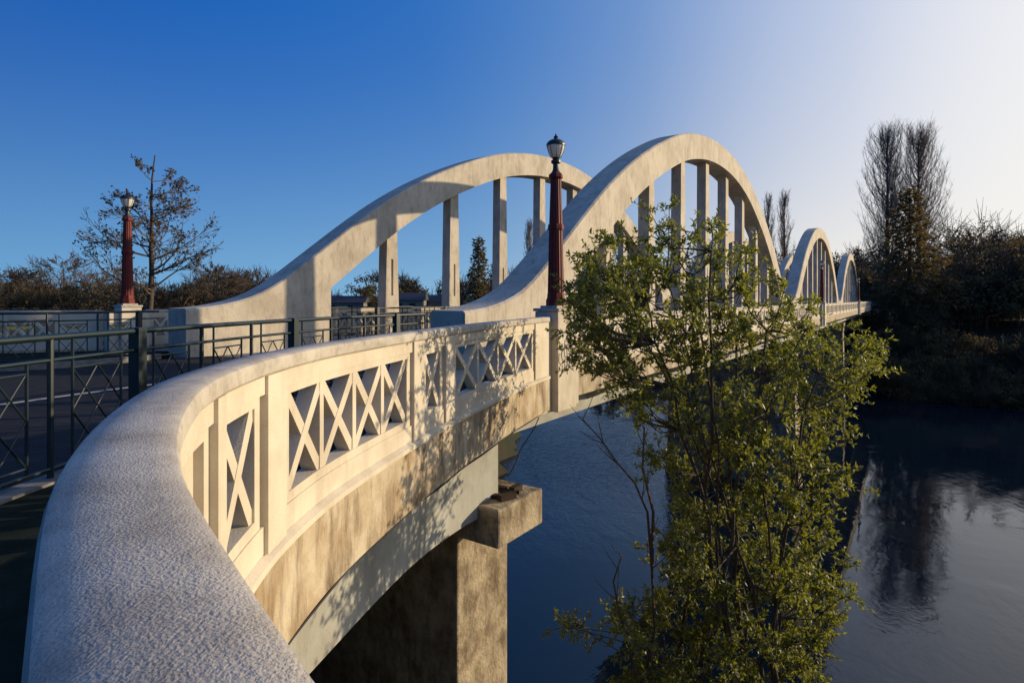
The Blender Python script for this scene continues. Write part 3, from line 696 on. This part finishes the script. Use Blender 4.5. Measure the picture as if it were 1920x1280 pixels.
# ---------------------------------------------------------------- world, sun, camera
AZ,EL=R(74),R(13)
dirv=Vector((math.sin(AZ)*math.cos(EL),math.cos(AZ)*math.cos(EL),math.sin(EL)))
w=bpy.data.worlds.new('World'); bpy.context.scene.world=w; w.use_nodes=True; nt=w.node_tree; N=nt.nodes; L=nt.links
sky=N.new('ShaderNodeTexSky'); sky.sky_type='NISHITA'; sky.sun_disc=False; sky.sun_elevation=EL; sky.sun_rotation=AZ; sky.air_density=1.0; sky.dust_density=0.6; sky.ozone_density=3.0
bg=N['Background']; bg.inputs['Strength'].default_value=0.1
tc=N.new('ShaderNodeTexCoord'); nm=N.new('ShaderNodeVectorMath'); nm.operation='NORMALIZE'; L.new(tc.outputs['Generated'],nm.inputs[0])
dt=N.new('ShaderNodeVectorMath'); dt.operation='DOT_PRODUCT'; L.new(nm.outputs[0],dt.inputs[0]); dt.inputs[1].default_value=dirv
mr=N.new('ShaderNodeMapRange'); mr.inputs['From Min'].default_value=-1; mr.inputs['From Max'].default_value=1; L.new(dt.outputs['Value'],mr.inputs['Value'])
def ramp(st):
    r=N.new('ShaderNodeValToRGB'); r.color_ramp.interpolation='B_SPLINE'
    e=r.color_ramp.elements
    while len(e)<len(st): e.new(.5)
    for i,(p,c) in enumerate(st): e[i].position=p; e[i].color=(*c,1)
    L.new(mr.outputs[0],r.inputs['Fac']); return r
hor=ramp([(0,(.10,.26,.48)),(.285,(.16,.42,.72)),(.60,(.23,.48,.72)),(.74,(.46,.60,.72)),(.83,(1,.92,.80)),(.91,(1.0,.95,.84)),(1,(1,.95,.85))])
upp=ramp([(0,(0,.04,.28)),(.34,(.000,.092,.46)),(.60,(.010,.140,.52)),(.76,(.11,.27,.60)),(.87,(.54,.62,.82)),(.94,(.98,.96,.95)),(1,(1,.98,.97))])
sx=N.new('ShaderNodeSeparateXYZ'); L.new(nm.outputs[0],sx.inputs[0])
el2=N.new('ShaderNodeMapRange'); el2.inputs['From Min'].default_value=0; el2.inputs['From Max'].default_value=.55; L.new(sx.outputs['Z'],el2.inputs['Value'])
i1=N.new('ShaderNodeMath'); i1.operation='SUBTRACT'; i1.inputs[0].default_value=1; L.new(el2.outputs[0],i1.inputs[1])
pw=N.new('ShaderNodeMath'); pw.operation='POWER'; pw.inputs[1].default_value=2.2; L.new(i1.outputs[0],pw.inputs[0])
i2=N.new('ShaderNodeMath'); i2.operation='SUBTRACT'; i2.inputs[0].default_value=1; L.new(pw.outputs[0],i2.inputs[1])
mx=N.new('ShaderNodeMixRGB'); L.new(i2.outputs[0],mx.inputs['Fac']); L.new(hor.outputs[0],mx.inputs['Color1']); L.new(upp.outputs[0],mx.inputs['Color2'])
sc10=N.new('ShaderNodeVectorMath'); sc10.operation='SCALE'; sc10.inputs['Scale'].default_value=9.4; L.new(mx.outputs[0],sc10.inputs[0])
sk=N.new('ShaderNodeVectorMath'); sk.operation='SCALE'; sk.inputs['Scale'].default_value=0.06; L.new(sky.outputs[0],sk.inputs[0])
ad=N.new('ShaderNodeVectorMath'); ad.operation='ADD'; L.new(sc10.outputs[0],ad.inputs[0]); L.new(sk.outputs[0],ad.inputs[1])
gt=N.new('ShaderNodeMath'); gt.operation='GREATER_THAN'; gt.inputs[1].default_value=-.004; L.new(sx.outputs['Z'],gt.inputs[0])
lo=N.new('ShaderNodeMixRGB'); lo.inputs['Color1'].default_value=(.25,.25,.22,1); L.new(gt.outputs[0],lo.inputs['Fac']); L.new(ad.outputs[0],lo.inputs['Color2'])
L.new(lo.outputs[0],bg.inputs['Color'])
sd=bpy.data.lights.new('Sun','SUN'); sd.energy=5.0; sd.angle=R(.5); sd.color=(1,.80,.52); so=bpy.data.objects.new('Sun',sd); C.objects.link(so)
so.rotation_euler=dirv.to_track_quat('Z','Y').to_euler()
cd=bpy.data.cameras.new('Camera'); co=bpy.data.objects.new('Camera',cd); C.objects.link(co); co.location=(0,0,0); co.rotation_euler=(R(90),0,0)
cd.lens=20.0; cd.sensor_width=36; cd.shift_y=-78/1920; cd.clip_start=.03; cd.clip_end=6000
bpy.context.scene.camera=co
sc=bpy.context.scene; sc.view_settings.view_transform='Standard'; sc.view_settings.look='None'; sc.view_settings.exposure=0
